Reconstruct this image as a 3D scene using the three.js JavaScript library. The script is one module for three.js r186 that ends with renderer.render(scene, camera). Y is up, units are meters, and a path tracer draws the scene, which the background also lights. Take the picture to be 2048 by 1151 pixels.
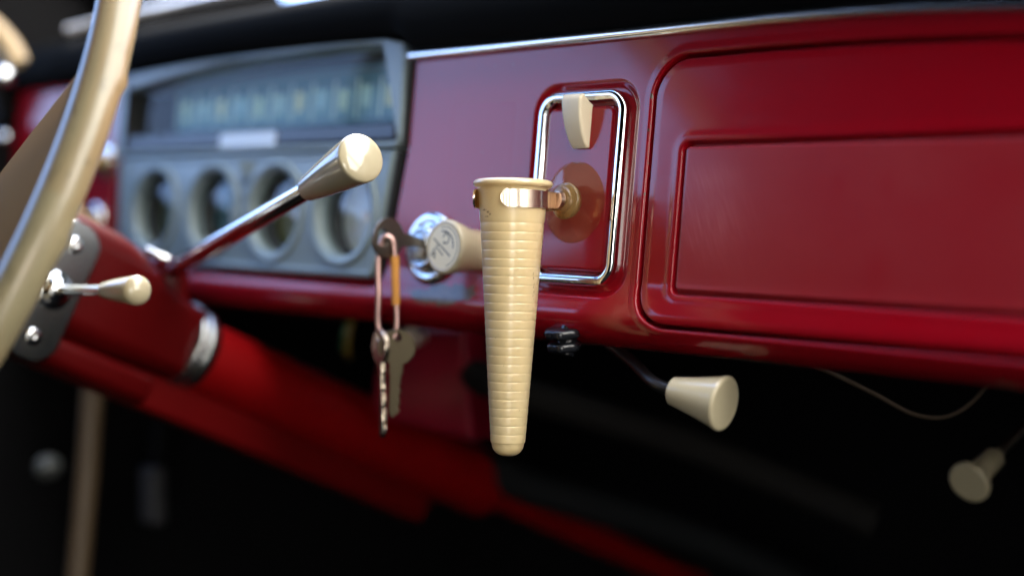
import * as THREE from 'three';
import { mergeGeometries, toCreasedNormals } from 'three/addons/utils/BufferGeometryUtils.js';
import { RoundedBoxGeometry } from 'three/addons/geometries/RoundedBoxGeometry.js';
import { ImprovedNoise } from 'three/addons/math/ImprovedNoise.js';

// ------------------------------------------------------------------ camera, sky, sun, exposure
const scene = new THREE.Scene();
const camera = new THREE.PerspectiveCamera(22.879, 1024 / 575, 0.02, 400);
camera.position.set(0.5109, 0.0056, 0.5352);
camera.lookAt(-0.20681, -0.06179, -0.15786);
camera.focus = 0.708;
camera.userData.fStop = 2.05;
scene.add(camera);
const renderer = new THREE.WebGLRenderer({ antialias: true });
renderer.setSize(1024, 575);
renderer.toneMapping = THREE.LinearToneMapping;
renderer.toneMappingExposure = 5.0;
renderer.shadowMap.enabled = true;

const SUN = new THREE.Vector3(-0.42, 0.78, -0.46).normalize();
{
  const w = 256, h = 128, d = new Float32Array(w * h * 4);
  const fillCloud = new ImprovedNoise(), v = new THREE.Vector3();
  for (let j = 0; j < h; j++) for (let i = 0; i < w; i++) {
    const el = ((j + 0.5) / h - 0.5) * Math.PI, az = ((i + 0.5) / w - 0.5) * 2 * Math.PI;
    v.set(Math.cos(el) * Math.cos(az), Math.sin(el), Math.cos(el) * Math.sin(az));
    const up = Math.max(0, v.y), t = 1 - Math.pow(1 - up, 3);
    const glow = Math.pow(Math.max(0, v.dot(SUN)), 12) * 0.9;
    let n = 0, a = 1, f = 2.2;
    for (let o = 0; o < 4; o++) { n += a * fillCloud.noise(v.x * f, v.y * f * 2.2, v.z * f + 4.7); a *= 0.5; f *= 2; }
    const c = THREE.MathUtils.clamp(THREE.MathUtils.smoothstep(v.x + 0.35 * n, -0.45, 0.75), 0, 1);   // unseen bright cloud added on passenger side to light the vase; driver's side blue
    const s = [0.52 - 0.30 * t, 0.72 - 0.26 * t, 1.16 - 0.12 * t], k = (j * w + i) * 4;
    for (let q = 0; q < 3; q++) d[k + q] = (s[q] * (1 - c) + [2.3, 2.2, 2.05][q] * c + glow * [1, 0.95, 0.85][q]) * 1.0;
    d[k + 3] = 1;
  }
  const sky = new THREE.DataTexture(d, w, h, THREE.RGBAFormat, THREE.FloatType);
  sky.mapping = THREE.EquirectangularReflectionMapping;
  sky.magFilter = sky.minFilter = THREE.LinearFilter; sky.needsUpdate = true;
  scene.background = sky; scene.environment = sky;
  scene.backgroundIntensity = 1; scene.environmentIntensity = 1;
}
const sun = new THREE.DirectionalLight(new THREE.Color(1, 0.94, 0.84), 3.0);
sun.position.copy(SUN).multiplyScalar(4); sun.castShadow = true; sun.shadow.radius = 2;
Object.assign(sun.shadow.camera, { left: -2, right: 2, top: 2, bottom: -2, near: 0.1, far: 10 });
scene.add(sun, sun.target);

// ------------------------------------------------------------------ helpers (shapes are drawn in millimetres, finished in metres)
const MM = 0.001, TAU = THREE.MathUtils.degToRad(6.5);
const V3 = (x, y, z) => new THREE.Vector3(x, y, z);
const V2 = (x, y) => new THREE.Vector2(x, y);
const smooth = THREE.MathUtils.smoothstep;
const perlin = new ImprovedNoise();
const fbm = (x, y, z = 0, n = 4) => { let s = 0, a = 1, t = 0; for (let i = 0; i < n; i++) { s += a * perlin.noise(x, y, z + i * 7.3); t += a; x *= 2.03; y *= 2.03; a *= 0.5; } return s / t; };
let seed = 12345; const rnd = () => (seed = (seed * 1664525 + 1013904223) % 4294967296) / 4294967296;
const taken = {};
const numbered = n => { const k = taken[n] = (taken[n] ?? -1) + 1; return k ? `${n}_${String(k).padStart(3, '0')}` : n; };
function obj(name, geos, mat, parent = scene, scale = MM) {
  geos = (Array.isArray(geos) ? geos : [geos]).map(g => {
    g = g.index ? g.toNonIndexed() : g.clone();
    for (const k of Object.keys(g.attributes)) if (!['position', 'normal', 'uv'].includes(k)) g.deleteAttribute(k);
    if (!g.attributes.uv) g.setAttribute('uv', new THREE.BufferAttribute(new Float32Array(g.attributes.position.count * 2), 2));
    return g;
  });
  const g = geos.length > 1 ? mergeGeometries(geos) : geos[0];
  if (scale !== 1) g.scale(scale, scale, scale);
  const m = new THREE.Mesh(g, mat); m.castShadow = m.receiveShadow = true;
  m.name = parent === scene ? numbered(name) : name;
  parent.add(m); return m;
}
function tag(o, label, category, group) { o.userData = { label, category }; if (group) o.userData.group = group; return o; }
function thing(name, label, category, pos = [0, 0, 0], group) {
  const o = new THREE.Group(); o.name = numbered(name); scene.add(o);
  o.position.set(pos[0] * MM, pos[1] * MM, pos[2] * MM);
  return tag(o, label, category, group);
}
function struct(name, geos, mat) { const m = obj(name, geos, mat, scene, 1); m.userData.kind = 'structure'; return m; }
const Y = V3(0, 1, 0);
function aim(g, from, dir) {                                     // turns a shape built along y so that it starts at `from` and runs along `dir`
  g.applyQuaternion(new THREE.Quaternion().setFromUnitVectors(Y, dir.clone().normalize()));
  return g.translate(from.x, from.y, from.z);
}
const lathe = (pts, seg = 64) => new THREE.LatheGeometry(pts.map(p => V2(p[0], p[1])), seg);
function crease(g, deg = 35) { return toCreasedNormals(g, deg * Math.PI / 180); }
const box = (w, h, d, x, y, z, r = 0) => (r ? new RoundedBoxGeometry(w, h, d, 3, r) : new THREE.BoxGeometry(w, h, d)).translate(x, y, z);
const tube = (pts, r, seg = 64, rs = 12, closed = false) => new THREE.TubeGeometry(new THREE.CatmullRomCurve3(pts.map(p => V3(...p)), closed), seg, r, rs, closed);
function rod(a, b, r0, r1 = r0, seg = 32) { const d = V3().subVectors(b, a); return aim(new THREE.CylinderGeometry(r1, r0, d.length(), seg).translate(0, d.length() / 2, 0), a, d); }
function rrPath(p, x0, x1, y0, y1, r) {
  p.moveTo(x0 + r, y0); p.lineTo(x1 - r, y0); p.absarc(x1 - r, y0 + r, r, -Math.PI / 2, 0);
  p.lineTo(x1, y1 - r); p.absarc(x1 - r, y1 - r, r, 0, Math.PI / 2);
  p.lineTo(x0 + r, y1); p.absarc(x0 + r, y1 - r, r, Math.PI / 2, Math.PI);
  p.lineTo(x0, y0 + r); p.absarc(x0 + r, y0 + r, r, Math.PI, 1.5 * Math.PI); return p;
}
const rrShape = (...a) => rrPath(new THREE.Shape(), ...a);
const extrude = (shape, depth, bevel = 1, seg = 4, curve = 24) => new THREE.ExtrudeGeometry(shape, { depth, bevelEnabled: bevel > 0, bevelSize: bevel, bevelThickness: bevel, bevelOffset: -bevel, bevelSegments: seg, curveSegments: curve });
function sweepLoop(path, profile) {                              // path: [{x,y,nx,ny}] closed; profile: [outward, height] closed
  const pos = [], idx = [], n = path.length, m = profile.length;
  for (const p of path) for (const [o, h] of profile) pos.push(p.x + p.nx * o, p.y + p.ny * o, h);
  for (let i = 0; i < n; i++) for (let j = 0; j < m; j++) {
    const a = i * m + j, b = ((i + 1) % n) * m + j, c = i * m + (j + 1) % m, e = ((i + 1) % n) * m + (j + 1) % m;
    idx.push(a, b, c, b, e, c);
  }
  const g = new THREE.BufferGeometry(); g.setAttribute('position', new THREE.Float32BufferAttribute(pos, 3)); g.setIndex(idx);
  g.computeVertexNormals(); return g;
}
function rrLoop(x0, x1, y0, y1, r, seg = 14) {
  const out = [];
  for (const [cx, cy, a0] of [[x1 - r, y0 + r, -90], [x1 - r, y1 - r, 0], [x0 + r, y1 - r, 90], [x0 + r, y0 + r, 180]])
    for (let i = 0; i <= seg; i++) { const a = (a0 + 90 * i / seg) * Math.PI / 180; out.push({ x: cx + r * Math.cos(a), y: cy + r * Math.sin(a), nx: Math.cos(a), ny: Math.sin(a) }); }
  return out;
}
function dataMap(w, h, f, srgb = true) {
  const d = new Uint8Array(w * h * 4);
  for (let j = 0; j < h; j++) for (let i = 0; i < w; i++) { const c = f(i / w, j / h), k = (j * w + i) * 4; for (let q = 0; q < 3; q++) d[k + q] = Math.max(0, Math.min(255, 255 * c[q])); d[k + 3] = 255; }
  const t = new THREE.DataTexture(d, w, h); t.magFilter = t.minFilter = THREE.LinearFilter; t.wrapS = t.wrapT = THREE.RepeatWrapping;
  if (srgb) t.colorSpace = THREE.SRGBColorSpace; t.needsUpdate = true; return t;
}
const toS = c => c <= 0.0031308 ? c * 12.92 : 1.055 * Math.pow(c, 1 / 2.4) - 0.055;
function canvasMap(w, h, draw) { const c = document.createElement('canvas'); c.width = w; c.height = h; draw(c.getContext('2d'), w, h); const t = new THREE.CanvasTexture(c); t.colorSpace = THREE.SRGBColorSpace; return t; }
const lin = (r, g, b) => new THREE.Color().setRGB(r, g, b);
const std = (color, roughness, metalness = 0, extra = {}) => new THREE.MeshPhysicalMaterial({ color, roughness, metalness, ...extra });

// ------------------------------------------------------------------ materials
const RED = [0.235, 0.0014, 0.0065];
const paintWear = dataMap(512, 512, (u, v) => { const n = 0.75 + 0.35 * fbm(u * 9, v * 9, 3) + 0.2 * fbm(u * 60, v * 60, 9, 2); return [n, n, n]; }, false);
const smudge = dataMap(1024, 1024, (u, v) => {
  let n = 0.42 + 0.30 * Math.abs(fbm(u * 7, v * 7, 31)) + 0.25 * Math.max(0, fbm(u * 26 + v * 9, v * 70 - u * 12, 33, 3));
  n += 0.5 * smooth(fbm(u * 300, v * 300, 37, 1), 0.62, 0.8);
  return [n, n, n];
}, false);
const redPaint = std(lin(...RED), 0.5, 0, { specularIntensity: 0.1, clearcoat: 0.8, clearcoatRoughness: 0.3, clearcoatRoughnessMap: smudge, roughnessMap: paintWear, bumpMap: paintWear, bumpScale: 0.00007 });
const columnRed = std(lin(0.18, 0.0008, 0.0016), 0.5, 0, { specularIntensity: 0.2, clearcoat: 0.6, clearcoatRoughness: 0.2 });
const chrome = std(lin(0.78, 0.8, 0.8), 0.1, 1);
const satin = std(lin(0.36, 0.37, 0.37), 0.22, 1);
const rawSteel = std(lin(0.42, 0.38, 0.33), 0.38, 1);
const brass = std(lin(0.5, 0.36, 0.26), 0.3, 1);
const darkSteel = std(lin(0.16, 0.14, 0.12), 0.4, 1);
const cream = std(lin(0.54, 0.47, 0.31), 0.22, 0, { clearcoat: 0.5, clearcoatRoughness: 0.06 });
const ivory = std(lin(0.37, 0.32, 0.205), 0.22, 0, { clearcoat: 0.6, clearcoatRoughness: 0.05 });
const vinyl = std(lin(0.004, 0.0045, 0.005), 0.9, 0, { specularIntensity: 0.06 });
const blackRubber = std(lin(0.008, 0.008, 0.009), 0.35);
const carpet = std(lin(0.003, 0.003, 0.0035), 0.95, 0, { specularIntensity: 0.2 });
const casting = std(lin(0.17, 0.22, 0.225), 0.45, 0, { clearcoat: 0.3, clearcoatRoughness: 0.35 });
const shadedBracketRed = std(lin(0.09, 0.0006, 0.001), 0.55, 0, { specularIntensity: 0.2 });  // column red darkened to put in the shade under the tube
const shadedRed = std(lin(0.055, 0.0004, 0.0007), 0.45, 0, { specularIntensity: 0.2, clearcoat: 0.22, clearcoatRoughness: 0.2 });  // shade on the shroud parts is put into this darker red
const darkWell = std(lin(0.008, 0.009, 0.010), 0.7);
const glass = std(lin(1, 1, 1), 0.02, 0, { transmission: 1, thickness: 0, ior: 1.5 });
const softGlass = std(lin(0.95, 1, 0.98), 0.03, 0, { transmission: 1, thickness: 0, ior: 1.5, specularIntensity: 0.3 });

// ------------------------------------------------------------------ the car around the dashboard, and the ground outside
const trimDark = std(lin(0.004, 0.004, 0.0045), 0.85, 0, { specularIntensity: 0.12 });
struct('ground', new THREE.PlaneGeometry(300, 300, 1, 1).rotateX(-Math.PI / 2).translate(0, -0.85, 0), std(lin(0.2, 0.19, 0.16), 0.95));
struct('car_floor', box(1.5, 0.03, 2.3, 0.05, -0.56, 0.6), carpet);
struct('firewall', box(1.5, 0.9, 0.03, 0.05, -0.16, -0.5), carpet);
struct('car_roof', box(1.5, 0.03, 1.54, 0.05, 0.6, 1.0), trimDark);
struct('rear_bulkhead', box(1.5, 1.2, 0.03, 0.05, 0.02, 1.76), trimDark);
struct('left_car_side', [box(0.04, 0.63, 1.4, -0.68, -0.25, 0.2), box(0.04, 1.17, 1.0, -0.68, 0.02, 1.4), new THREE.ExtrudeGeometry(new THREE.Shape([V2(0.42, 0.06), V2(-0.005, 0.06), V2(-0.06, 0.32), V2(0.16, 0.32)]), { depth: 0.03, bevelEnabled: false }).rotateY(Math.PI / 2).translate(-0.69, 0, 0)], trimDark);
struct('right_car_side', [box(0.04, 0.64, 0.8, 0.78, -0.245, -0.1), box(0.04, 1.17, 0.26, 0.78, 0.02, 0.43), box(0.04, 0.1, 0.43, 0.78, -0.51, 0.77), box(0.04, 0.38, 0.43, 0.78, 0.415, 0.77), box(0.04, 1.17, 0.85, 0.78, 0.02, 1.41)], trimDark);  // unseen; openings and blank panels shaped for the light on vase and dash
struct('windshield_frame', [rod(V3(-0.66, 0.1, -0.16), V3(-0.62, 0.6, 0.24), 0.022), rod(V3(0.76, 0.1, -0.16), V3(0.72, 0.6, 0.24), 0.022), box(1.4, 0.05, 0.04, 0.05, 0.6, 0.24)], trimDark);
struct('left_window_header', box(0.05, 0.24, 0.9, -0.66, 0.5, 0.5), trimDark);  // unseen; brought low to shrink the window and its light on the dash
struct('scuttle', box(1.46, 0.02, 0.36, 0.05, 0.105, -0.31), trimDark);

// ------------------------------------------------------------------ dashboard
const dash = thing('dashboard', 'red painted metal dashboard with glove box, chrome strip and black padded top', 'dashboard');
dash.rotation.x = -TAU;
const rr = (x, y, x0, x1, y0, y1, r) => { const qx = Math.abs(x - (x0 + x1) / 2) - (x1 - x0) / 2 + r, qy = Math.abs(y - (y0 + y1) / 2) - (y1 - y0) / 2 + r; return Math.hypot(Math.max(qx, 0), Math.max(qy, 0)) + Math.min(Math.max(qx, qy), 0) - r; };
const DOOR = [52, 500, -60.5, 71.5, 21], INSET = [74, 478, -43, 28.5, 3.5];
const droop = (x, s) => x > 110 ? -5 * ((x - 110) / 130) ** 2 * smooth(s, 28, 84) : 0;
const dDoor = (x, s) => rr(x, s, ...DOOR), dInset = (x, s) => rr(x, s, ...INSET);
function relief(x, s) {
  let h = 0;
  h -= 2.6 * (1 - smooth(rr(x, s, -27.5, 39, -45, 59, 12), -1, 4.5));                     // sunk field of the ashtray
  h -= 12 * (1 - smooth(rr(x, s, -480, s > 30 ? -137 : -137 - (30 - s) * 0.16, -50, 104, 6), 0, 2.4));   // sunk field of the instruments
  const tr = rr(x, s, -95, -46, -30, 55, 2); h -= 0.12 * Math.exp(-((tr / 0.9) ** 2));            // faint outline pressed in the paint
  const d = dDoor(x, s);
  if (d > 0) { h += 0.45 * (1 - smooth(d, 2.6, 7)); if (d < 2.6) h -= 7 * (1 - Math.sqrt(Math.max(0, 1 - ((2.6 - d) / 2.6) ** 2))); }
  else {
    const e = -d; if (e < 1.7) h -= 6.5 * (1 - Math.sqrt(Math.max(0, 1 - ((1.7 - e) / 1.7) ** 2)));
    h += 0.6 * smooth(e, 0, 6);
    const q = dInset(x, s);
    h += 0.35 * Math.exp(-(((q - 3.6) / 2.2) ** 2)) - 3.4 * Math.exp(-((q / 1.0) ** 4)) + (q < 0 ? 0.3 * smooth(-q, 0, 3) : 0);
  }
  if (Math.abs(d) < 0.85) h = Math.min(h, -10);                    // the open shut line round the lid
  return h;
}
const roll = new THREE.CatmullRomCurve3([V3(-36, 0, 0), V3(-40, 0.2, 0), V3(-46, 1.5, 0), V3(-52, 3.4, 0), V3(-57.5, 4.6, 0), V3(-62.5, 3.8, 0), V3(-67, 0.8, 0), V3(-70.5, -5, 0), V3(-72.5, -13, 0), V3(-73, -24, 0), V3(-70, -60, 0), V3(-68, -100, 0)]);
roll.arcLengthDivisions = 600; const rollLen = roll.getLength();
function profile(s) {                                            // [v, off, nv, noff] down the face: flat, then rolled under
  const top = 86;
  if (s > top) { const a = Math.min((s - top) / 8, Math.PI / 2); return [top + 8 * Math.sin(a), -8 * (1 - Math.cos(a)), Math.sin(a), Math.cos(a)]; }
  if (s >= -36) return [s, 0, 0, 1];
  const u = Math.min(1, (-36 - s) / rollLen), p = roll.getPointAt(u), t = roll.getTangentAt(u);
  return [p.x, p.y, t.y, -t.x];
}
{
  const line = spans => { const o = []; for (const [a, b, st] of spans) { const n = Math.max(1, Math.round((b - a) / st)); for (let i = 0; i < n; i++) o.push(a + (b - a) * i / n); } o.push(spans.at(-1)[1]); return o; };
  const xs = line([[-700, -490, 10], [-490, -470, 1], [-470, -165, 5], [-165, -125, 0.7], [-125, -40, 1.2], [-40, -18, 0.6], [-18, 28, 1.5], [28, 90, 0.42], [90, 260, 2.2], [260, 470, 6], [470, 510, 1.2], [510, 760, 10]]);
  const ss = line([[-36 - rollLen, -96, 4], [-96, -36, 0.5], [-36, 20, 1.4], [20, 104, 0.5]]);
  const nx = xs.length, pos = [], uv = [];
  const P = (x, s) => { const [v, o, nv, no] = profile(s), h = relief(x, s); return [x, v + nv * h + droop(x, s), o + no * h]; };
  for (const s of ss) for (const x of xs) { pos.push(...P(x, s)); uv.push(x / 400, s / 400); }
  const face = [], door = [], inset = [];
  for (let j = 0; j + 1 < ss.length; j++) for (let i = 0; i + 1 < nx; i++) {
    const cx = (xs[i] + xs[i + 1]) / 2, cs = (ss[j] + ss[j + 1]) / 2, a = j * nx + i, b = a + 1, c = a + nx, e = c + 1;
    if (cx > -464 && cx < -150 && cs > -43 && cs < 92) continue;
    (dDoor(cx, cs) > 0 ? face : dInset(cx, cs) > 0 ? door : inset).push(a, b, e, a, e, c);
  }
  const all = new THREE.BufferGeometry(); all.setAttribute('position', new THREE.Float32BufferAttribute(pos, 3)); all.setAttribute('uv', new THREE.Float32BufferAttribute(uv, 2));
  all.setIndex([...face, ...door, ...inset]); all.computeVertexNormals();
  const piece = idx => { const g = all.clone(); g.setIndex(idx); return g; };
  // paint worn to bare metal along the lower roll, mapped over the face
  const chip = (x, s) => {
    const n = fbm(x / 9, s / 6, 1) * 5 + fbm(x / 3, s / 3, 4) * 2;
    const a = 1 - smooth(Math.hypot((x + 90) / 30, (s + 53 - (x + 92) * 0.05) / 6.5) * 8 + n, 7.0, 7.6);
    const b = 1 - smooth(Math.hypot((x - 112) / 32, (s + 82) / 4.5) * 8 + n, 6.5, 7.4);
    let n0 = Math.max(a, b);
    for (const [nx0, ns0, nr] of nicks) if (Math.abs(x - nx0) < 2 && Math.abs(s - ns0) < 3) n0 = Math.max(n0, 1.15 * (1 - smooth(Math.hypot(x - nx0, (s - ns0) * 0.6), nr * 0.6, nr)));
    return Math.min(1, n0);
  };
  const W = 2048, H = 1024, X0 = -220, X1 = 260, S0 = -110, S1 = 90;
  const nicks = []; for (let k = 0; k < 14; k++) { const t = rnd(); nicks.push(k < 4 ? [49.6 + rnd() * 1.2, -50 + 110 * t, 0.3 + 0.5 * rnd() ** 2] : [-120 + 170 * t, -44 + 125 * rnd(), 0.16 + 0.24 * rnd()]); }
  nicks.push([49.8, 53, 1.0]);
  const chipMap = dataMap(W, H, (u, v) => { const c = chip(X0 + u * (X1 - X0), S0 + v * (S1 - S0)); const k = 0.8 + 0.5 * fbm(u * 90, v * 42, 2); return [0, 1, 2].map(q => toS(RED[q] * (1 - c) + [0.11, 0.075, 0.045][q] * k * c)); });
  chipMap.wrapS = chipMap.wrapT = THREE.ClampToEdgeWrapping;
  const fg = piece(face), fu = fg.attributes.uv, fp = fg.attributes.position;
  for (let i = 0; i < fu.count; i++) { const x = fu.getX(i) * 400, s = fu.getY(i) * 400; fu.setXY(i, (x - X0) / (X1 - X0), (s - S0) / (S1 - S0)); }
  const facePaint = redPaint.clone(); facePaint.color.setRGB(1, 1, 1); facePaint.map = chipMap; facePaint.roughnessMap = null; facePaint.bumpMap = paintWear.clone(); facePaint.bumpMap.repeat.set(1.2, 0.5); facePaint.bumpMap.needsUpdate = true; facePaint.clearcoatRoughnessMap = smudge.clone(); facePaint.clearcoatRoughnessMap.repeat.set(1.2, 0.5); facePaint.clearcoatRoughnessMap.needsUpdate = true;
  obj('face_panel', fg, facePaint, dash);
  const dg = obj('glove_box_door', piece(door), redPaint, dash);
  // the inset carries a dull film of old polish, streaked where it was wiped
  const film = dataMap(1024, 256, (u, v) => {
    const x = 74 + u * 404, s = -43 + v * 71.5;
    let f = 0.5 + 0.35 * fbm(x / 50, s / 34, 5) ;
    const wipe = Math.exp(-(((x - 92 + (s) * 0.18) / 17) ** 2)) * smooth(s, -40, -8) * (1 - smooth(s, 8, 24));
    f += wipe * (0.5 + 2.6 * Math.abs(fbm((x + s * 0.45) / 1.6, (x * 0.3 - s) / 26, 8, 3)));
    for (const [px, ps, pr] of [[162, 9, 3.2], [186, 8, 3.6], [184, -29, 6]]) f -= 0.16 * Math.exp(-(((x - px) / pr) ** 2 + ((s - ps) / (pr * 1.7)) ** 2));
    f = Math.max(0, f) * 0.075;
    return [0, 1, 2].map(q => toS(RED[q] * (1 - f) + f * [0.85, 0.36, 0.34][q]));
  });
  const ig = piece(inset), iu = ig.attributes.uv;
  for (let i = 0; i < iu.count; i++) iu.setXY(i, (iu.getX(i) * 400 - 74) / 404, (iu.getY(i) * 400 + 43) / 71.5);
  const insetPaint = redPaint.clone(); insetPaint.color.setRGB(1, 1, 1); insetPaint.map = film; insetPaint.roughnessMap = null; insetPaint.bumpMap = null; insetPaint.clearcoatRoughnessMap = null; insetPaint.clearcoatRoughness = 0.26;
  const im = obj('inset_panel', ig, insetPaint, dg); im.userData.label = 'paler inset field of the glove box lid with wipe marks';
}
obj('trim_strip', (() => {                                        // half round chrome bead along the top of the face
  const pts = []; for (let x = -137; x <= 740; x += 9) pts.push([x, 85.5 + droop(Math.min(x, 420), 86), 1.5]);
  return tube(pts, 3.1, 160, 16);
})(), std(lin(0.8, 0.82, 0.82), 0.26, 1), dash);
const hoodTop = x => 98.5 - 5.5 * ((x + 285) / 190) ** 2 * (x < -285 ? 1 : 0.45);
obj('padded_top', (() => {
  const prof = [[-4, 0], [7, 1], [13, 6], [16.5, 14], [16, 24], [11, 34], [2, 40], [-12, 43.5], [-60, 46], [-110, 47], [-110, 10], [-4, 0]];
  const curve = new THREE.SplineCurve(prof.slice(0, 9).map(p => V2(...p))).getPoints(40).map(p => [p.x, p.y]).concat(prof.slice(9, 11));
  const pos = [], idx = [], m = curve.length; let n = 0; const uvs = [];
  for (let x = -690; x <= 760; x += 6) {
    const v0 = THREE.MathUtils.lerp(hoodTop(Math.max(x, -480)) + 0.5, 88.6 + droop(Math.min(x, 420), 86), smooth(x, -141, -133));
    const T = 131 + 2 * Math.cos(x / 300) - v0; 
    for (const [o, v] of curve) { pos.push(x, v0 + v * T / 43.5, o); uvs.push(x / 100, (o + v) / 100); } n++;
  }
  for (let i = 0; i + 1 < n; i++) for (let j = 0; j + 1 < m; j++) { const a = i * m + j, b = a + m; idx.push(a, b, b + 1, a, b + 1, a + 1); }
  const g = new THREE.BufferGeometry(); g.setAttribute('position', new THREE.Float32BufferAttribute(pos, 3)); g.setAttribute('uv', new THREE.Float32BufferAttribute(uvs, 2)); g.setIndex(idx); g.computeVertexNormals(); return g;
})(), vinyl, dash);
const screenTrim = obj('windshield_trim_strip', tube([[-546, 132.3, 2], [-541, 134, -4], [-525, 140, -21], [-504, 146.8, -43], [-475, 156.3, -75], [-420, 166, -115], [-300, 172, -150], [-100, 176, -165], [200, 176, -165], [600, 160, -150]], 4, 160, 12), std(lin(0.95, 0.95, 0.95), 0.36, 1));
tag(screenTrim, 'bright chrome strip along the windshield base, above the black dash pad', 'trim strip');

// ------------------------------------------------------------------ ashtray with chrome frame and cream pull
const ash = thing('ashtray', 'red ashtray lid in a rounded chrome frame with a cream pull tab', 'ashtray'); ash.rotation.x = -TAU;
obj('lid', extrude(rrShape(-19.5, 28.5, -35.5, 50, 5), 4, 2.4, 6).translate(0, 0, -4.6), redPaint, ash);
obj('chrome_frame', crease(sweepLoop(rrLoop(-21.5, 31.5, -38.5, 53.5, 8), [[4.2, -3.4], [4.2, 1.4], [3.8, 2.7], [2.8, 3.4], [0.9, 3.5], [-0.6, 2.8], [-1.4, 1.2], [-1.6, -3.4]]), 50), chrome, ash);
{ // pull tab: thumb-shaped side profile carried across its width
  const s = new THREE.Shape(); // (off, v)
  s.moveTo(1.5, 28); s.lineTo(3.6, 27.6); s.bezierCurveTo(8.2, 31, 11.6, 41, 12, 51); s.bezierCurveTo(12, 54, 10, 55.4, 8.2, 54.8); s.bezierCurveTo(6, 52.6, 3.5, 51, 1.5, 50.4); s.lineTo(1.5, 28);
  const g = extrude(s, 11, 1.5, 5, 24).rotateY(-Math.PI / 2);          // x' = -z, z' = x
  const p = g.attributes.position;
  for (let i = 0; i < p.count; i++) { const x = p.getX(i), v = p.getY(i), t = (v - 28) / 27; p.setX(i, (x + 5.5) * (0.78 + 0.24 * t) + 7.2 - 1.5 * t); }
  obj('pull_tab', crease(g, 40), std(lin(0.66, 0.57, 0.40), 0.5), ash);
}

// ------------------------------------------------------------------ vase on its suction holder
const nDash = V3(0, Math.sin(TAU), Math.cos(TAU)), vDash = V3(0, Math.cos(TAU), -Math.sin(TAU));
const onDash = (x, v, o) => V3(x, 0, 0).addScaledVector(vDash, v).addScaledVector(nDash, o);
const vaseTop = V3(-1.5, 11.5, 39.6), vaseBot = V3(2.8, -126, 47.6), vaseUp = V3().subVectors(vaseTop, vaseBot).normalize();
{
  const h = thing('vase_holder', 'amber suction cup with a sprung steel clip gripping the ribbed cream vase', 'holder');
  const amber = std(lin(0.90, 0.66, 0.42), 0.05, 0, { transmission: 0.97, thickness: 0, ior: 1.4, specularIntensity: 0.7 });
  const base = onDash(4.5, 0, -0.2);
  obj('suction_cup', aim(lathe([[20, 0], [21.8, 0.1], [22.3, 0.8], [21.8, 1.7], [19, 3.0], [15, 4.6], [11.4, 6.0], [9, 7.2]], 72), base, nDash), amber, h);
  const knob = std(lin(0.60, 0.40, 0.15), 0.15, 0, { transmission: 0.75, thickness: 0 });
  obj('stem', aim(lathe([[0, 4], [8.6, 5.4], [8.2, 6.4], [9.4, 7.4], [9.6, 8.6], [9.0, 9.6], [7.2, 10.2], [6.2, 11], [6.0, 12], [0, 12.2]], 48), base, nDash), knob, h);
  // clip: a strip bent into an open ring whose mouth faces away from the dash
  const c = V3().copy(vaseBot).addScaledVector(vaseUp, V3(0, 1, 0).multiplyScalar(2 - vaseBot.y).y / vaseUp.y);
  const pos = [], nrm = [], idx = [], uv = []; const N = 90, t = 0.45, hh = 4.7;
  const P = k => {                                                // angle from the dash normal, mouth at 0
    const e = Math.abs(k - 0.5) * 2, sg = k < 0.5 ? 1 : -1;              // e: 0 at the back of the strip, 1 at its two tips
    const back = [[-27, 0], [-26.6, 4.6], [-20, 6.6], [-15.5, 10.2], [-9, 15.2], [-2.8, 17.1]];
    if (e < 0.5) { const u = e / 0.5 * 5, i = Math.min(4, Math.floor(u)), f = u - i, [z0, x0] = back[i], [z1, x1] = back[i + 1]; return [sg * (x0 + (x1 - x0) * f), z0 + (z1 - z0) * f, Math.atan2(sg * (x0 + x1) / 2, (z0 + z1) / 2)]; }
    const a = sg * (100 - 72 * (e - 0.5) / 0.5) * Math.PI / 180, r = 17.25 + 1.3 * smooth(e, 0.93, 1) + (sg < 0 ? 1.6 * smooth(e, 0.6, 0.9) : 0);
    return [Math.sin(a) * r, Math.cos(a) * r, a];
  };
  for (let i = 0; i <= N; i++) {
    const k = i / N, [x, z, a] = P(k), end = Math.min(k, 1 - k) * N, hw = end < 4 ? hh * Math.sqrt(1 - ((4 - end) / 4) ** 2 * 0.95) : hh;
    for (const [o, s] of [[t, -1], [t, 1], [-t, 1], [-t, -1]]) pos.push(x + Math.sin(a) * o, s * hw, z + Math.cos(a) * o);
  }
  for (let i = 0; i < N; i++) for (let j = 0; j < 4; j++) { const A = i * 4 + j, B = A + 4, C = i * 4 + (j + 1) % 4, D = C + 4; idx.push(A, B, C, B, D, C); }
  idx.push(0, 1, 2, 0, 2, 3, N * 4, N * 4 + 2, N * 4 + 1, N * 4, N * 4 + 3, N * 4 + 2);
  const g = new THREE.BufferGeometry(); g.setAttribute('position', new THREE.Float32BufferAttribute(pos, 3)); g.setIndex(idx);
  obj('clip', aim(crease(g, 45), c, vaseUp), std(lin(0.62, 0.52, 0.42), 0.25, 1), h);
  obj('clip_foot', rod(onDash(4.5, 0, 11.6), onDash(4.0, 0, 14), 4.4, 4.4), brass, h);
}
const vase = thing('bud_vase', 'tapered ribbed cream plastic vase, empty, held by a clip in front of the ashtray', 'vase');
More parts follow.
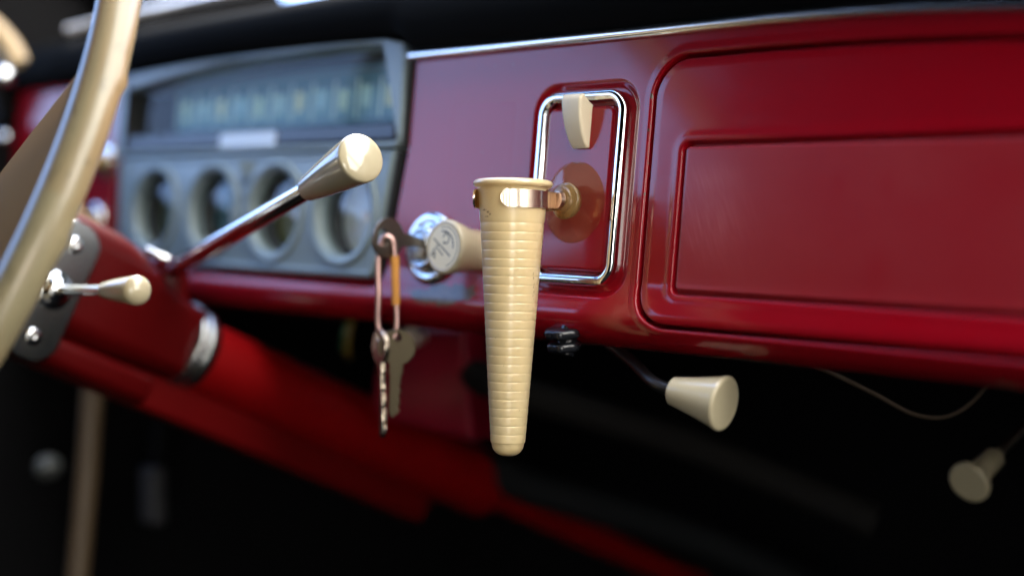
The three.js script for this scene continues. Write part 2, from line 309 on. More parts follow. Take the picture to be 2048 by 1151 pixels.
{
  const L = V3().subVectors(vaseTop, vaseBot).length(), pts = [[0.001, 0]];
  const R = y => 8.2 + (16.9 - 8.2) * Math.pow(y / (L - 8), 0.97);
  for (let i = 1; i <= 7; i++) { const a = i / 7 * Math.PI / 2; pts.push([R(6) - 6.6 + 6.3 * Math.sin(a) - 0.2, 6.2 - 6.2 * Math.cos(a)]); }
  const n = 25, n25 = n, y0 = 6.6, y1 = L - 22;
  for (let k = 0; k < n; k++) {
    const a = y0 + (y1 - y0) * k / n, b = y0 + (y1 - y0) * (k + 1) / n;
    for (const [t, dr] of [[0.02, -0.15], [0.1, -0.02], [0.4, 0.035], [0.7, 0.04], [0.92, 0.015], [0.985, -0.07]]) { const y = a + (b - a) * t; pts.push([R(y) + dr, y]); }
  }
  for (const [dy, dr] of [[-21.5, -0.15], [-20.5, 0.2], [-14, 0.35], [-6.4, 0.25], [-5.4, 0.7]]) pts.push([R(L + dy) + dr, L + dy]);
  for (let i = 0; i <= 10; i++) { const a = (-80 + 200 * i / 10) * Math.PI / 180; pts.push([17.5 + 2.5 * Math.cos(a), L - 2.1 + 2.1 * Math.sin(a)]); }
  pts.push([15.6, L - 2.5]); for (let y = L - 10; y > 8; y -= 12) pts.push([R(y) - 1.8, y]); pts.push([0.001, 8]);
  // length along the outside for the texture
  const g = lathe(pts, 96), p = g.attributes.position, u = g.attributes.uv;
  for (let i = 0; i < p.count; i++) u.setY(i, p.getY(i) / L);
  const marks = [[0.345, 0.886, 0.022, 0.005], [0.37, 0.878, 0.014, 0.005], [0.384, 0.870, 0.009, 0.005], [0.36, 0.862, 0.02, 0.003], [0.636, 0.66, 0.005, 0.008], [0.641, 0.645, 0.006, 0.007], [0.651, 0.622, 0.005, 0.008], [0.645, 0.612, 0.004, 0.005], [0.655, 0.596, 0.005, 0.007], [0.648, 0.582, 0.004, 0.005], [0.657, 0.57, 0.004, 0.004], [0.592, 0.17, 0.004, 0.003], [0.40, 0.43, 0.005, 0.002], [0.46, 0.33, 0.004, 0.002], [0.52, 0.25, 0.003, 0.002]];
  const map = dataMap(1024, 1024, (a, v) => {
    let n = 0.5 + 0.5 * fbm(a * 7, v * 12, 2), dark = 0;
    for (const [mu, mv, ru, rv] of marks) dark = Math.max(dark, (1 - smooth(Math.hypot((a - mu) / ru, (v - mv) / rv), 0.4, 1.05)) * (0.6 + 1.0 * fbm(a * 160, v * 110, 5, 2)));
    const speck = smooth(fbm(a * 120, v * 160, 6, 2), 0.42, 0.55) * 0.25;
    dark = Math.min(0.8, Math.max(0, dark) + speck);
    const gy = ((v * L - y0) / (y1 - y0) * n25) % 1, groove = v * L > y0 && v * L < y1 ? Math.exp(-((Math.min(Math.abs(gy - 0.02), Math.abs(1.02 - gy)) / 0.07) ** 2)) : 0;
    dark = Math.min(0.8, dark + groove * (0.05 + 0.16 * Math.max(0, fbm(a * 14, v * 9, 21))));
    const base = [0.90 - 0.03 * n, 0.75 - 0.06 * n, 0.455 - 0.10 * n];
    return base.map((b, q) => toS(b * (1 - dark) + dark * [0.10, 0.055, 0.02][q]));
  });
  const vm = std(lin(1, 1, 1), 0.28, 0, { map, clearcoat: 1, clearcoatRoughness: 0.05, transmission: 0.3, thickness: 0 });
  vase.position.copy(vaseBot).multiplyScalar(MM);
  vase.quaternion.setFromUnitVectors(Y, vaseUp);
  const body = obj('body', g, vm, vase); body.rotation.y = -2.339;
}

// ------------------------------------------------------------------ instrument panel
const inst = thing('instrument_panel', 'grey-green instrument panel with a wide dial window above four round gauges', 'instrument panel'); inst.rotation.x = -TAU;
{
  const hood = new THREE.Shape();
  hood.moveTo(-472, 31.5); hood.lineTo(-146, 31.5); hood.quadraticCurveTo(-138.5, 31.5, -138, 40); hood.lineTo(-140, 84); hood.quadraticCurveTo(-141, 94.5, -150, 95);
  for (let x = -160; x >= -468; x -= 14) hood.lineTo(x, hoodTop(x)); hood.quadraticCurveTo(-478, hoodTop(-478), -478, 78); hood.lineTo(-478, 38); hood.quadraticCurveTo(-478, 31.5, -472, 31.5);
  const win = new THREE.Path(); win.moveTo(-466, 35.5); win.lineTo(-466, 82); win.quadraticCurveTo(-300, 103, -149, 93); win.quadraticCurveTo(-141, 92.5, -140.9, 85); win.lineTo(-140.8, 41); win.quadraticCurveTo(-140.8, 35.5, -146, 35.5); win.lineTo(-466, 35.5);
  hood.holes.push(win);
  obj('hood', crease(extrude(hood, 34, 1.6, 4).translate(0, 0, -31.3), 40), casting, inst);
  obj('dial_window_back', box(330, 66, 1, -304, 66, -25), darkWell, inst);
  const dial = canvasMap(1024, 192, (c, w, h) => {
    c.fillStyle = '#41686c'; c.fillRect(0, 0, w, h);
    for (let i = 0; i <= 96; i++) { const x = 14 + i * 10.3, big = i % 8 === 0; c.fillStyle = big ? '#e0eccc' : i % 2 ? '#86b4b2' : '#abd0c2'; const y = big ? 34 : 46 + rnd() * 22; c.fillRect(x - (big ? 3 : 2), y, big ? 7 : 4, 138 - y); }
    for (let i = 0; i < 12; i++) { c.fillStyle = ['#c6d8a8', '#b8d4be', '#dfdc9c', '#a6ccc4'][i % 4]; c.fillRect(34 + i * 82, 52 + rnd() * 10, 30, 46 + rnd() * 14); }
    for (let i = 0; i < 12; i++) { c.fillStyle = '#b9b3a9'; c.beginPath(); c.arc(40 + i * 82, 160, 7, 0, 7); c.fill(); }
  });
  obj('window_shade_liner', [box(1, 56, 30, -465, 61, -10), box(318, 1, 22, -306, 36.2, -14)], darkWell, inst);  // dark sheets that put shade on the inner walls of the window
  obj('speed_scale', new THREE.PlaneGeometry(300, 47).translate(-290, 66, -23.5), std(lin(1, 1, 1), 0.6, 0, { map: dial }), inst);
  obj('lower_ledge', box(318, 11, 26, -304, 41.6, -10, 2), blackRubber, inst);
  const lab = obj('paper_label', box(66, 9.5, 0.6, -300, 40.5, 3.4), std(lin(0.62, 0.72, 0.8), 0.5), inst); lab.userData.label = 'small pale paper label under the dial window';
  obj('dial_window_glass', new THREE.PlaneGeometry(318, 64).translate(-304, 66, -5), softGlass, inst);
  const low = new THREE.Shape(); low.moveTo(-470, 30.5); low.lineTo(-143.5, 30.5); low.lineTo(-154, -40); low.quadraticCurveTo(-155, -46, -161, -46); low.lineTo(-452, -47); low.quadraticCurveTo(-458, -47, -459, -41); low.closePath();
  const CX = [-414, -337, -262, -188], CV = -7.5;
  for (const x of CX) { const hpath = new THREE.Path(); hpath.absarc(x, CV, 30.5, 0, Math.PI * 2, true); low.holes.push(hpath); }
  obj('lower_panel', crease(extrude(low, 10, 2, 4, 48).translate(0, 0, -9), 40), casting, inst);
  obj('panel_rim', crease(sweepLoop([...Array(2)].flatMap(() => []).concat(rrLoop(-462, -153, -46, 29.5, 5).map(p => ({ ...p, x: p.x + (p.x > -300 ? (p.y - 29.5) * 0.14 + 8 : -(p.y - 29.5) * 0.14 - 8) }))), [[0, 1], [0.4, 4.4], [-0.6, 5.4], [-3.4, 5.4], [-4.4, 4.4], [-4.4, 1]]).translate(0, 0, -2), 50), casting, inst);
  const faces = [['#6a7c68', '#ecdc88', '#e8755f'], ['#52828c', '#b4e4e6', '#f0826c'], ['#75805e', '#dcdc98', '#84bcc6'], ['#d2e6ee', '#f0f8fa', '#a5b9c8']];  // pale blue of the fourth dial stands in for sky reflected in its glass
  CX.forEach((x, i) => {
    const gz = new THREE.Group(); gz.name = 'gauge'; inst.add(gz); gz.position.set(x * MM, CV * MM, -2 * MM);
    const Z = V3(0, 0, 1), O = V3(0, 0, 0);
    obj('bezel', aim(lathe([[34, 2.6], [33.8, 5.6], [32.8, 6.8], [31, 7.1], [28.2, 6.4], [26.6, 4.6], [26, 2], [26, -4], [30, -4]], 72), O, Z), casting, gz);
    obj('tube_wall', aim(lathe([[26, -3.9], [26, -16], [0, -16]], 64), O, Z), darkWell, gz);
    const map = canvasMap(256, 256, (c) => {
      c.fillStyle = faces[i][0]; c.fillRect(0, 0, 256, 256); c.lineWidth = 14; c.strokeStyle = faces[i][1];
      c.beginPath(); c.arc(128, 128, 96, -0.9, 1.2); c.stroke(); c.strokeStyle = faces[i][2]; c.beginPath(); c.arc(128, 128, 96, 0.5, 1.2); c.stroke();
      for (let k = 0; k < 12; k++) { const a = k * Math.PI / 6; c.strokeStyle = '#dfe8df'; c.lineWidth = 5; c.beginPath(); c.moveTo(128 + 74 * Math.cos(a), 128 + 74 * Math.sin(a)); c.lineTo(128 + 88 * Math.cos(a), 128 + 88 * Math.sin(a)); c.stroke(); }
    });
    obj('dial', new THREE.CircleGeometry(25.6, 48).translate(0, 0, -14.5), std(lin(1, 1, 1), 0.5, 0, { map }), gz);
    obj('needle', [box(1.6, 22, 0.8, 0, 8, -12.8).rotateZ(-0.6 - i * 0.5), aim(new THREE.CylinderGeometry(3, 3, 2, 20), V3(0, 0, -12.6), Z)], std(lin(0.7, 0.68, 0.6), 0.5), gz);
    obj('glass_pane', aim(lathe([[25.8, -4], [21, -2.4], [15, -1.1], [8, -0.3], [0.01, 0]], 56), O, Z), glass, gz);
  });
  const em = new THREE.Shape(); em.moveTo(-10, 22); em.lineTo(10, 22); em.lineTo(8, 2); em.quadraticCurveTo(5, -7, 0, -9); em.quadraticCurveTo(-5, -7, -8, 2); em.closePath();
  const eg = [extrude(em, 1.2, 0.8, 3).translate(-298, 5, 3)];
  for (let k = -3; k <= 3; k++) eg.push(rod(V3(-298 + k * 1.7, 16, 5), V3(-298 + k * 2.9, 25.5, 5), 0.9, 1.1, 10));
  eg.push(box(13, 2, 2, -298, 14, 5, 0.8), box(9, 5, 1.5, -298, 5, 5.4, 0.7));
  eg.forEach(g => g.translate(0, 0, -2));
  obj('gap_shade_strip', [box(1.6, 60, 16, -136.7, 63, -5.2, 0.6), box(1.6, 76, 16, 0, 0, 0, 0.6).rotateZ(-0.141).translate(-146.6, -8, -5.6)], darkWell, inst);  // dark strips standing in for the shaded gap beside hood and panel
  obj('crest', eg, casting, inst);
  obj('back_cover', box(320, 134, 4, -307, 25, -34), darkWell, inst);
}

// ------------------------------------------------------------------ steering column, levers, wheel
const AL = THREE.MathUtils.degToRad(25.5), aCol = V3(0, Math.sin(AL), Math.cos(AL)), upCol = V3(0, Math.cos(AL), -Math.sin(AL));
const axis = z => V3(-295, -97 + Math.tan(AL) * (z - 40), z);
const alongCol = g => g.applyMatrix4(new THREE.Matrix4().makeBasis(V3(1, 0, 0), upCol, aCol).setPosition(axis(40)));   // x, up, along (0 at the collar)
const col = thing('steering_column', 'dark red steering column with a chrome collar, running down under the dash', 'steering column');
{
  obj('column_tube', alongCol(lathe([[0.01, -283], [24, -283], [24.8, -280], [24.8, 2], [0.01, 2]], 56).rotateX(Math.PI / 2).translate(0, -5, 0)), columnRed, col);
  obj('column_shaft', alongCol(new THREE.CylinderGeometry(11, 11, 330, 32).rotateX(Math.PI / 2).translate(0, -8, -430)), columnRed, col);
  obj('support_bracket', alongCol(box(24, 24, 330, 0, -39, -60, 5)), shadedBracketRed, col);
  obj('collar', alongCol(lathe([[22, 2.4], [26, 2.4], [27, 3.8], [27, 9], [26, 10.2], [23.5, 11], [27, 12.4], [29, 15], [29, 18], [27, 20], [20, 20]], 64).rotateX(Math.PI / 2).translate(0, -3, 0)), satin, col);
  const sh = rrShape(-28, 28, -40, 34, 16);
  const sg = new THREE.ExtrudeGeometry(sh, { depth: 118, steps: 12, bevelEnabled: true, bevelSize: 5, bevelThickness: 5, bevelOffset: -5, bevelSegments: 5, curveSegments: 14 });
  const p = sg.attributes.position;
  for (let i = 0; i < p.count; i++) { const t = smooth(p.getZ(i), 0, 75); p.setXYZ(i, p.getX(i) * (0.82 + 0.18 * t), p.getY(i) * (0.66 + 0.34 * t) + 8 * t, p.getZ(i)); }
  obj('shroud', crease(alongCol(sg.translate(0, 0, 20)), 40), shadedRed, col);
  obj('lower_cover', crease(alongCol(extrude(rrShape(-26, 26, -50, -30, 8), 150, 3, 3).translate(0, 0, 40)), 40), shadedRed, col);
  obj('lever_boss', [rod(V3(-288, -78, 66), V3(-288, -40, 66), 13, 12), aim(lathe([[12, 0], [11.6, 2.4], [9, 4.2], [0, 4.6]], 40), V3(-288, -40, 66), V3(0, 1, 0))], shadedRed, col);
  obj('edge_clip', tube([[-281, -30, 86], [-276, -33, 82], [-272, -36, 76]], 2.4, 16, 8), chrome, col);
}
{
  const s = thing('turn_signal_lever', 'long chrome lever with a tapered cream knob, reaching right from the column', 'lever');
  const A = V3(-287, -45.4, 67.8), E = V3(-47, 22.6, 99.6), d = V3().subVectors(E, A).normalize(), at = t => V3().copy(E).addScaledVector(d, t);
  obj('rod', rod(A, at(-50), 5.8, 5.2, 40), chrome, s);
  obj('rod_socket', aim(lathe([[6, -6], [6.4, 4], [4.6, 7]], 32), A, d), darkSteel, s);
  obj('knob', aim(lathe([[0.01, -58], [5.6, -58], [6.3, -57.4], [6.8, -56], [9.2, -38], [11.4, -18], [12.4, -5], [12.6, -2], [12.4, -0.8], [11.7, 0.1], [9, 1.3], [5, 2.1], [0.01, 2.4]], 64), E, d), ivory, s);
}
{
  const s = thing('short_lever', 'short steel lever with a small cream knob on the chrome switch plate', 'lever');
  const A = V3(-262, -51.2, 155.5), E = V3(-169, -46.6, 155), d = V3().subVectors(E, A).normalize();
  obj('rod', rod(A, V3().copy(E).addScaledVector(d, -30), 3, 3), chrome, s);
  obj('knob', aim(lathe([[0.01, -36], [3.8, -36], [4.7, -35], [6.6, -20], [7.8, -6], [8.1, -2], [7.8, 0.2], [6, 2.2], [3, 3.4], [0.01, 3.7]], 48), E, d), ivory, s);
}
{
  const s = thing('switch_plate', 'rounded chrome plate with two screws on the side of the column', 'plate');
  const L = V3(0, -51.5, 26.7).normalize(), c = V3(-266.5, -51, 156), W = V3(1, 0, 0), T = V3().crossVectors(L, W);
  const place = g => g.applyMatrix4(new THREE.Matrix4().makeBasis(L, T, V3().crossVectors(L, T)).setPosition(c));
  const flip = V3().crossVectors(L, T).x;                           // the plate's outer side looks along +x
  const out = flip > 0 ? 1 : -1;
  obj('plate', crease(place(extrude(rrShape(-43, 43, -17, 17, 15), 2.4, 1, 3).translate(0, 0, out > 0 ? 0 : -2.4)), 40), std(lin(0.26, 0.28, 0.29), 0.24, 1), s);
  for (const k of [-29, 29]) {
    const q = V3().copy(c).addScaledVector(L, k);
    obj('screw', [aim(lathe([[9, 2], [8.6, 2.9], [7.4, 3.1], [6.8, 2.6], [5.2, 2.6], [5, 4], [3.6, 5], [1.2, 5.4], [1, 4.6], [0.01, 4.6]], 40), q, W)], chrome, s);
  }
  obj('ball_socket', [aim(lathe([[12, 2], [11.4, 4], [9, 5.4], [8.4, 5.2], [7, 9], [4, 10.6], [0.01, 11]], 48), c, W)], chrome, s);
}
{
  const w = thing('steering_wheel', 'large worn cream steering wheel with a flat tan spoke, at the left edge', 'steering wheel');
  const C = V3(-290, 3, 250), R = 225, e1 = V3(1, 0, 0), e2 = upCol;
  const rimMap = dataMap(512, 1024, (u, v) => {
    const n = fbm(u * 5, v * 40, 3), a = Math.abs(u - 0.5) * 2;
    const band = smooth(fbm(u * 5 + 2, v * 9, 7), -0.15, 0.4) * 0.6;
    const dark = 0.75 * smooth(fbm(u * 22, v * 300, 11, 3), 0.3, 0.6) + 0.3 * smooth(fbm(u * 8, v * 90, 13, 3), 0.2, 0.5);
    return [0, 1, 2].map(q => toS(([0.22, 0.19, 0.11][q] * (0.9 + 0.25 * n) * (1 - band) + [0.24, 0.13, 0.045][q] * band) * (1 - Math.min(1, dark * 0.85))));
  });
  const rim = new THREE.TorusGeometry(R, 10, 40, 240); // built in xy
  const p = rim.attributes.position, nn = rim.attributes.normal;
  const bas = new THREE.Matrix4().makeBasis(e1, e2, aCol).setPosition(C);
  for (let i = 0; i < p.count; i++) {                               // a slight ridge on the inner edge, finger bumps behind
    const x = p.getX(i), y = p.getY(i), z = p.getZ(i), a = Math.atan2(y, x), r = Math.hypot(x, y);
    const back = Math.max(0, -z / 10) * Math.max(0, (r - R + 6) / 16);
    let k = 1; for (let q = 0; q < 18; q++) { const ac = (q * 20 + 15) * Math.PI / 180; let da = Math.abs(Math.atan2(Math.sin(a - ac), Math.cos(a - ac))); k = Math.max(k, 1 + 0.26 * back * Math.exp(-((da / 0.015) ** 2))); }
    const rr0 = (r - R) * k, zz = z * k; p.setXYZ(i, x / r * (R + rr0), y / r * (R + rr0), zz);
  }
  const tu = rim.attributes.uv; for (let i = 0; i < tu.count; i++) tu.setXY(i, tu.getY(i), tu.getX(i));
  rim.computeVertexNormals();
  const wheelPaint = std(lin(1, 1, 1), 0.38, 0, { map: rimMap, clearcoat: 0.3, clearcoatRoughness: 0.14 });
  obj('rim', rim.applyMatrix4(bas), wheelPaint, w);
  const sp = new THREE.Shape(); sp.moveTo(30, 4); sp.lineTo(206, 68); sp.lineTo(216, -40); sp.lineTo(30, -36); sp.closePath();
  const sg = extrude(sp, 5, 2, 4, 20), q = sg.attributes.position;
  for (let i = 0; i < q.count; i++) { const r = Math.hypot(q.getX(i), q.getY(i)); q.setZ(i, q.getZ(i) - 3 - 45 * (1 - smooth(r, 40, 215))); }
  obj('spoke', crease(sg.applyMatrix4(bas), 40), std(lin(0.27, 0.15, 0.058), 0.7, 0, { specularIntensity: 0.01 }), w);
  obj('hub', aim(lathe([[0.01, -70], [34, -70], [40, -60], [40, -46], [34, -38], [0.01, -34]], 48), C, aCol), cream, w);
}

// ------------------------------------------------------------------ ignition lock, keys, lighter
{
  const lock = thing('ignition_lock', 'round chrome ignition lock right of the instrument panel, key inserted', 'lock');
  const b = onDash(-105, -27, 0);
  obj('escutcheon', aim(lathe([[21, 0], [21, 2], [19.5, 4], [16.5, 4.6], [15.6, 3.4], [13.8, 3.4], [13, 5.4], [12.6, 9], [11.4, 10.4], [9.4, 10.8], [8.6, 8], [0.01, 8]], 64), b, nDash), chrome, lock);
  obj('barrel', aim(lathe([[8.4, 4], [8.4, 11.4], [7.4, 12.4], [2, 12.6], [0.01, 12.6]], 40), b, nDash), satin, lock);
}
function keyShape(bow, len, slot) {
  const s = new THREE.Shape(); s.absellipse(0, 0, bow, bow * 0.92, Math.PI * 0.42 + Math.PI * 1.5 - Math.PI / 2 - 0.2, Math.PI * 0.42 + Math.PI * 3.0 + 0.3, false);
  s.moveTo(-3.6, -bow * 0.8); const sh = new THREE.Shape();
  const pts = []; for (let i = 0; i <= 40; i++) { const a = -Math.PI / 2 + 0.36 + (Math.PI * 2 - 0.72) * i / 40; pts.push(V2(Math.cos(a) * bow, Math.sin(a) * bow * 0.95)); }
  pts.push(V2(-3.9, -bow * 1.05), V2(-3.9, -bow - 4), V2(-3.2, -bow - 5), V2(-3.2, -bow - len + 3), V2(-1.2, -bow - len));
  for (let k = 0; k < 7; k++) { const y = -bow - len + 3 + k * (len - 9) / 7; pts.push(V2(1.6 + [0.9, 0.1, 1.3, 0.4, 1.5, 0.2, 1.1][k], y), V2(2.9, y + 1.8)); }
  pts.push(V2(3.2, -bow - 5), V2(3.9, -bow - 4), V2(3.9, -bow * 1.05));
  sh.setFromPoints(pts);
  const h = new THREE.Path(); if (slot) rrPath(h, -4.6, 4.6, bow * 0.1, bow * 0.66, 2.2); else h.absarc(0, bow * 0.55, 2.3, 0, Math.PI * 2, true);
  sh.holes.push(h); return sh;
}
{
  const k = thing('ignition_key', 'dark steel key turned in the chrome ignition lock', 'key', [-105, -14, 33]);
  const g = extrude(keyShape(11.5, 26, true), 1.6, 0.4, 2).translate(0, 0, -0.8).rotateZ(-Math.PI / 2 + Math.PI).rotateY(Math.PI / 2);
  // blade runs into the lock along the dash normal
  const m = new THREE.Matrix4().makeBasis(V3(1, 0, 0), V3(0, 1, 0), V3(0, 0, 1));
  const kk = extrude(keyShape(11.5, 26, true), 1.6, 0.4, 2).translate(0, 0, -0.8).applyMatrix4(new THREE.Matrix4().makeBasis(vDash, nDash, V3().crossVectors(vDash, nDash)));
  obj('blade', kk, darkSteel, k);
  k.position.copy(onDash(-105, -24, 34)).multiplyScalar(MM);
  const r = thing('key_loop', 'long pinkish wire loop hanging from the ignition key', 'key ring');
  obj('wire', tube([[-108.5, -30, 40], [-107, -50, 41.5], [-106.5, -70, 42], [-104, -77, 40.5], [-100.5, -76, 37], [-99.5, -70, 35], [-100.5, -50, 34.5], [-102, -28, 34], [-103.5, -20, 35], [-106, -19, 38]], 1.6, 120, 12, true), std(lin(0.62, 0.40, 0.36), 0.3, 1), r);
  obj('sleeve', rod(V3(-101.9, -30, 34), V3(-100.2, -57, 34.7), 2.5, 2.3), std(lin(0.62, 0.27, 0.045), 0.5), r);
  const k1 = thing('hanging_key', 'worn steel key hanging from the wire loop, face towards the viewer', 'key', [-95.5, -80, 38], 'keys on the wire loop');
  obj('blade', extrude(keyShape(10.5, 29, false), 1.6, 0.4, 2).translate(0, 0, -0.8), std(lin(0.22, 0.18, 0.115), 0.33, 1), k1); k1.rotation.set(0.03, 0.72, -0.07);
  const k2 = thing('hanging_key', 'brighter key hanging edge on behind the worn key', 'key', [-105, -80, 42], 'keys on the wire loop');
  obj('blade', extrude(keyShape(10.4, 40, false), 1.8, 0.4, 2).translate(0, 0, -0.9), std(lin(0.62, 0.53, 0.42), 0.26, 1), k2); k2.rotation.set(-0.02, -0.3, 0.12);
}
{
  const l = thing('cigarette_lighter', 'round cream lighter knob with black lettering, beside the ignition lock', 'lighter');
  const b = onDash(-66, -27, 0);
  obj('knob', aim(lathe([[11, 0], [11.4, 8], [12.4, 14], [14, 19], [14.8, 23], [14.8, 25.4], [14, 26.4], [12.8, 26.5], [12.2, 26.1], [0.01, 26.1]], 64), b, nDash), cream, l);
  const map = canvasMap(256, 256, c => {
    c.fillStyle = '#e3dcc4'; c.fillRect(0, 0, 256, 256); c.strokeStyle = '#16211f'; c.fillStyle = '#16211f'; c.lineCap = 'round';
    c.lineWidth = 4; c.beginPath(); c.arc(128, 128, 112, -1.9, 1.3); c.stroke();
    c.lineWidth = 8; c.beginPath(); c.arc(118, 128, 88, -1.75, 0.05); c.stroke();
    c.lineWidth = 7; c.save(); c.translate(140, 82); c.rotate(0.55); c.beginPath(); c.moveTo(-24, -24); c.lineTo(8, -24); c.bezierCurveTo(34, -20, 34, 22, 8, 24); c.lineTo(-6, 24); c.moveTo(-24, -24); c.lineTo(-26, 6); c.moveTo(8, 24); c.lineTo(-2, 34); c.stroke(); c.restore();
    c.lineWidth = 8; c.beginPath(); c.moveTo(36, 84); c.lineTo(182, 178); c.stroke(); c.lineWidth = 7; c.beginPath(); c.moveTo(78, 142); c.lineTo(122, 176); c.stroke();
    c.save(); c.translate(58, 150); c.rotate(0.5); c.lineWidth = 5; for (const [x, y, r] of [[0, -26, 8], [-4, 4, 11], [10, 30, 11], [-14, 34, 8]]) { c.beginPath(); c.arc(x, y, r, 0.4, 5.4); c.stroke(); } c.beginPath(); c.moveTo(-22, 8); c.lineTo(24, 44); c.stroke(); c.restore();
  });
  const f = new THREE.CircleGeometry(12.2, 48).translate(0, 0, 26.3); f.rotateX(-TAU).translate(b.x, b.y, b.z);
  obj('face_print', f, std(lin(1, 1, 1), 0.3, 0, { map }), l);
}

for (const [x, v, label] of [[-497, 30, 'upper of two blurred cream pull knobs left of the instrument panel'], [-506, -16, 'lower of two blurred cream pull knobs left of the instrument panel']]) {
  const k = thing('pull_knob', label, 'knob', [0, 0, 0], 'pull knobs left of the instrument panel'), b = onDash(x, v, 0);
  obj('bezel', aim(lathe([[13, 0], [13, 2], [11, 3.4], [8, 3.6], [0.01, 3.6]], 40), b, nDash), chrome, k);
  obj('knob', aim(lathe([[5, 3], [5.4, 9], [9, 13], [10.4, 17], [9.8, 19.4], [6, 20.6], [0.01, 21]], 40), b, nDash), std(lin(0.42, 0.27, 0.10), 0.25, 0, { clearcoat: 0.5 }), k);
}

// ------------------------------------------------------------------ under the dashboard
{
  const t = thing('choke_knob', 'tapered cream pull knob on a black stalk below the glove box', 'knob');
  const E = V3(105.4, -93.2, 5.2), N = V3(77, -89.5, 9.5), d = V3().subVectors(E, N).normalize(), len = E.distanceTo(N);
  obj('knob', aim(lathe([[0.01, -len], [6, -len], [7, -len + 1], [9.4, -len * 0.55], [12.6, -3], [13.2, -1.6], [13.2, -0.3], [12.4, 0.4], [10.4, 0.4], [10.2, 0], [0.01, 0]], 56), E, d), cream, t);
  obj('stalk', tube([[78, -89.6, 9.5], [66, -87.5, 8], [38, -80, -6], [15, -73, -14]], 3.2, 30, 10), blackRubber, t);
  const f = thing('fresh_air_knob', 'small dim cream knob deep under the right end of the dash', 'knob');
  const E2 = V3(208.5, -120.9, -33.9), d2 = V3(0.0, -0.34, 0.94).normalize();
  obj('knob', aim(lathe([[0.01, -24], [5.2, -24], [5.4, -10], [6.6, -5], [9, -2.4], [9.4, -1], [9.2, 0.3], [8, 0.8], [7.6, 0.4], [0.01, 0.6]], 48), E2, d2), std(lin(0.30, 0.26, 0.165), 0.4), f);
  obj('rod', rod(V3().copy(E2).addScaledVector(d2, -24), V3().copy(E2).addScaledVector(d2, -190), 2.5, 2.5), darkSteel, f);
  const s = thing('rotary_switch', 'shiny black ribbed switch knob under the dash edge beside the vase', 'switch');
  const disc = (y, r) => lathe([[0.01, y], [r - 1, y], [r, y + 1.2], [r, y + 3.6], [r - 1, y + 4.8], [0.01, y + 4.8]], 40);
  const ribs = g => { const p = g.attributes.position; for (let i = 0; i < p.count; i++) { const a = Math.atan2(p.getZ(i), p.getX(i)), k = 1 + 0.05 * Math.cos(a * 6); p.setX(i, p.getX(i) * k); p.setZ(i, p.getZ(i) * k); } g.computeVertexNormals(); return g; };
  obj('knob', [aim(ribs(disc(-9, 8.6)), V3(6, -67, 11), V3(0, 1, 0.1)), aim(ribs(disc(-2, 9.6)), V3(6, -67, 11), V3(0, 1, 0.1)), rod(V3(6, -78, 10), V3(6, -58, 4), 5, 5)], std(lin(0.010, 0.011, 0.014), 0.22), s);
}
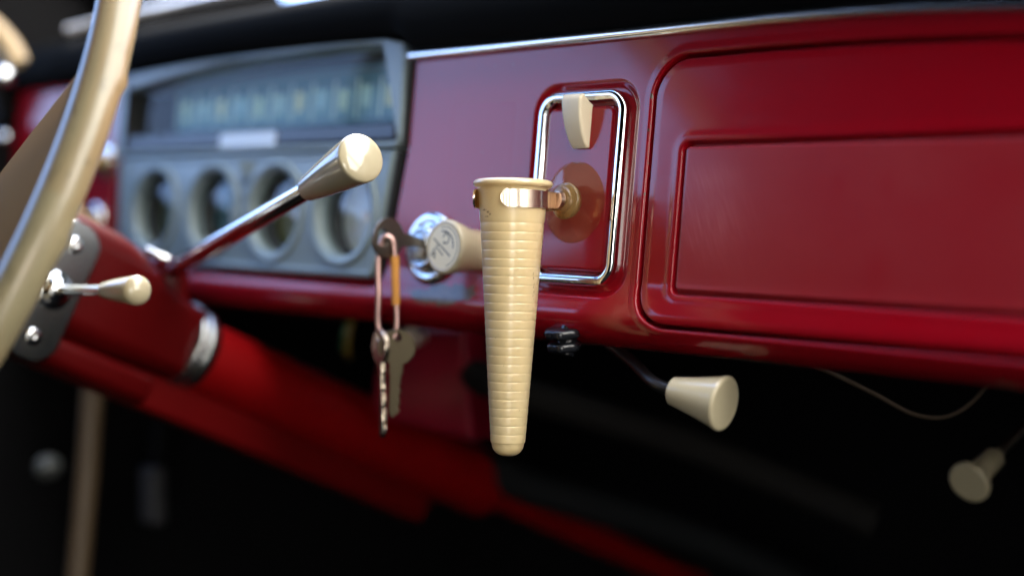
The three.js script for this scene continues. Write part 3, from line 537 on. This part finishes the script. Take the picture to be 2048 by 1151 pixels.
{
  const b = thing('mounting_bracket', 'red metal bracket under the dash behind the hanging keys', 'bracket');
  const s = new THREE.Shape(); s.moveTo(-40, -30); s.quadraticCurveTo(-38, 10, -18, 22); s.lineTo(34, 26); s.lineTo(40, -50); s.lineTo(-36, -40); s.closePath();
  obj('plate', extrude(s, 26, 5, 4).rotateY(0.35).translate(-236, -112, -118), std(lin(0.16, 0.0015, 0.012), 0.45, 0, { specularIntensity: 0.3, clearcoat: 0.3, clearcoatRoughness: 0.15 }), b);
  const p = tag(obj('wire_connector', [rod(V3(-217, -92, -78), V3(-208, -90, -66), 5.5, 6.5), rod(V3(-226, -93, -92), V3(-217, -92, -78), 4, 4)], std(lin(0.5, 0.42, 0.36), 0.5)), 'small cream wire connector above the red bracket', 'connector');
  const w1 = thing('wiring', 'thin yellow and green wires behind the steering column', 'wires');
  obj('wire', tube([[-268, -70, -80], [-264, -84, -60], [-266, -100, -58], [-280, -110, -70]], 2, 30, 8), std(lin(0.16, 0.10, 0.008), 0.5), w1);
  obj('wire', tube([[-274, -68, -84], [-270, -84, -62], [-274, -98, -60], [-290, -108, -74]], 2, 30, 8), std(lin(0.015, 0.07, 0.03), 0.5), w1);
  tag(obj('hanging_wire', tube([[60, -80, -96], [87.5, -86.9, -99.5], [108, -100, -118], [124, -112, -136], [134, -113, -150], [143, -104, -162], [150, -84, -176], [152, -60, -190]], 1.2, 40, 8), std(lin(0.05, 0.03, 0.016), 0.7)), 'thin brown wire sagging under the glove box', 'wire');
  tag(obj('heater_hose', tube([[-330, -90, -150], [-185, -120, -110], [-120, -138, -140], [-47, -157, -170], [60, -190, -200]], 11, 60, 14), std(lin(0.007, 0.0065, 0.006), 0.8, 0, { specularIntensity: 0.3 })), 'dark hose crossing behind the vase tip', 'hose');
  tag(obj('pipe', tube([[-330, -190, -200], [-278, -213, -214], [-168, -263, -322], [-60, -330, -420]], 14, 40, 14), std(lin(0.005, 0.006, 0.007), 0.8, 0, { specularIntensity: 0.3 })), 'dark grey pipe low beside the column shaft', 'pipe');
  tag(obj('upright_rod', tube([[-407, -118, 56], [-408.3, -132, 57.6], [-409, -200, 64], [-409.5, -264, 71.5], [-410, -330, 80]], 8.6, 30, 20), std(lin(0.07, 0.046, 0.024), 0.45)), 'tan upright rod below the steering column', 'rod');
  const pd = thing('pedal', 'dark pedal with a grey rubber pad hanging in the footwell', 'pedal');
  obj('arm', rod(V3(-515, -120, -70), V3(-508, -225, -46), 6, 6), trimDark, pd);
  obj('pad', box(22, 46, 14, -507, -238, -44, 4), std(lin(0.03, 0.03, 0.033), 0.5), pd);
  tag(obj('floor_button', aim(lathe([[9, -12], [9, 0], [7, 4], [0.01, 6]], 32), V3(-523, -207, 39), V3(0.7, 0.1, 0.7)), std(lin(0.06, 0.065, 0.06), 0.4)), 'small round grey button low at the far left', 'button');
}
{
  const h = thing('vent_window_handle', 'blurred tan handle with a chrome end at the far left pillar', 'handle');
  obj('grip', tube([[-600, 148.4, 55.8], [-587, 134.6, 43.7], [-577, 119, 34.5], [-572, 106, 30.5]], 8.5, 30, 16), std(lin(0.30, 0.21, 0.10), 0.4), h);
  obj('end_cap', new THREE.SphereGeometry(8, 24, 16).translate(-570, 96, 44), chrome, h);
  const d = thing('door_lock_knob', 'small chrome button at the far left edge', 'button');
  obj('cap', new THREE.SphereGeometry(6, 24, 16).translate(-577, 48, 41), satin, d);
}
renderer.render(scene, camera);
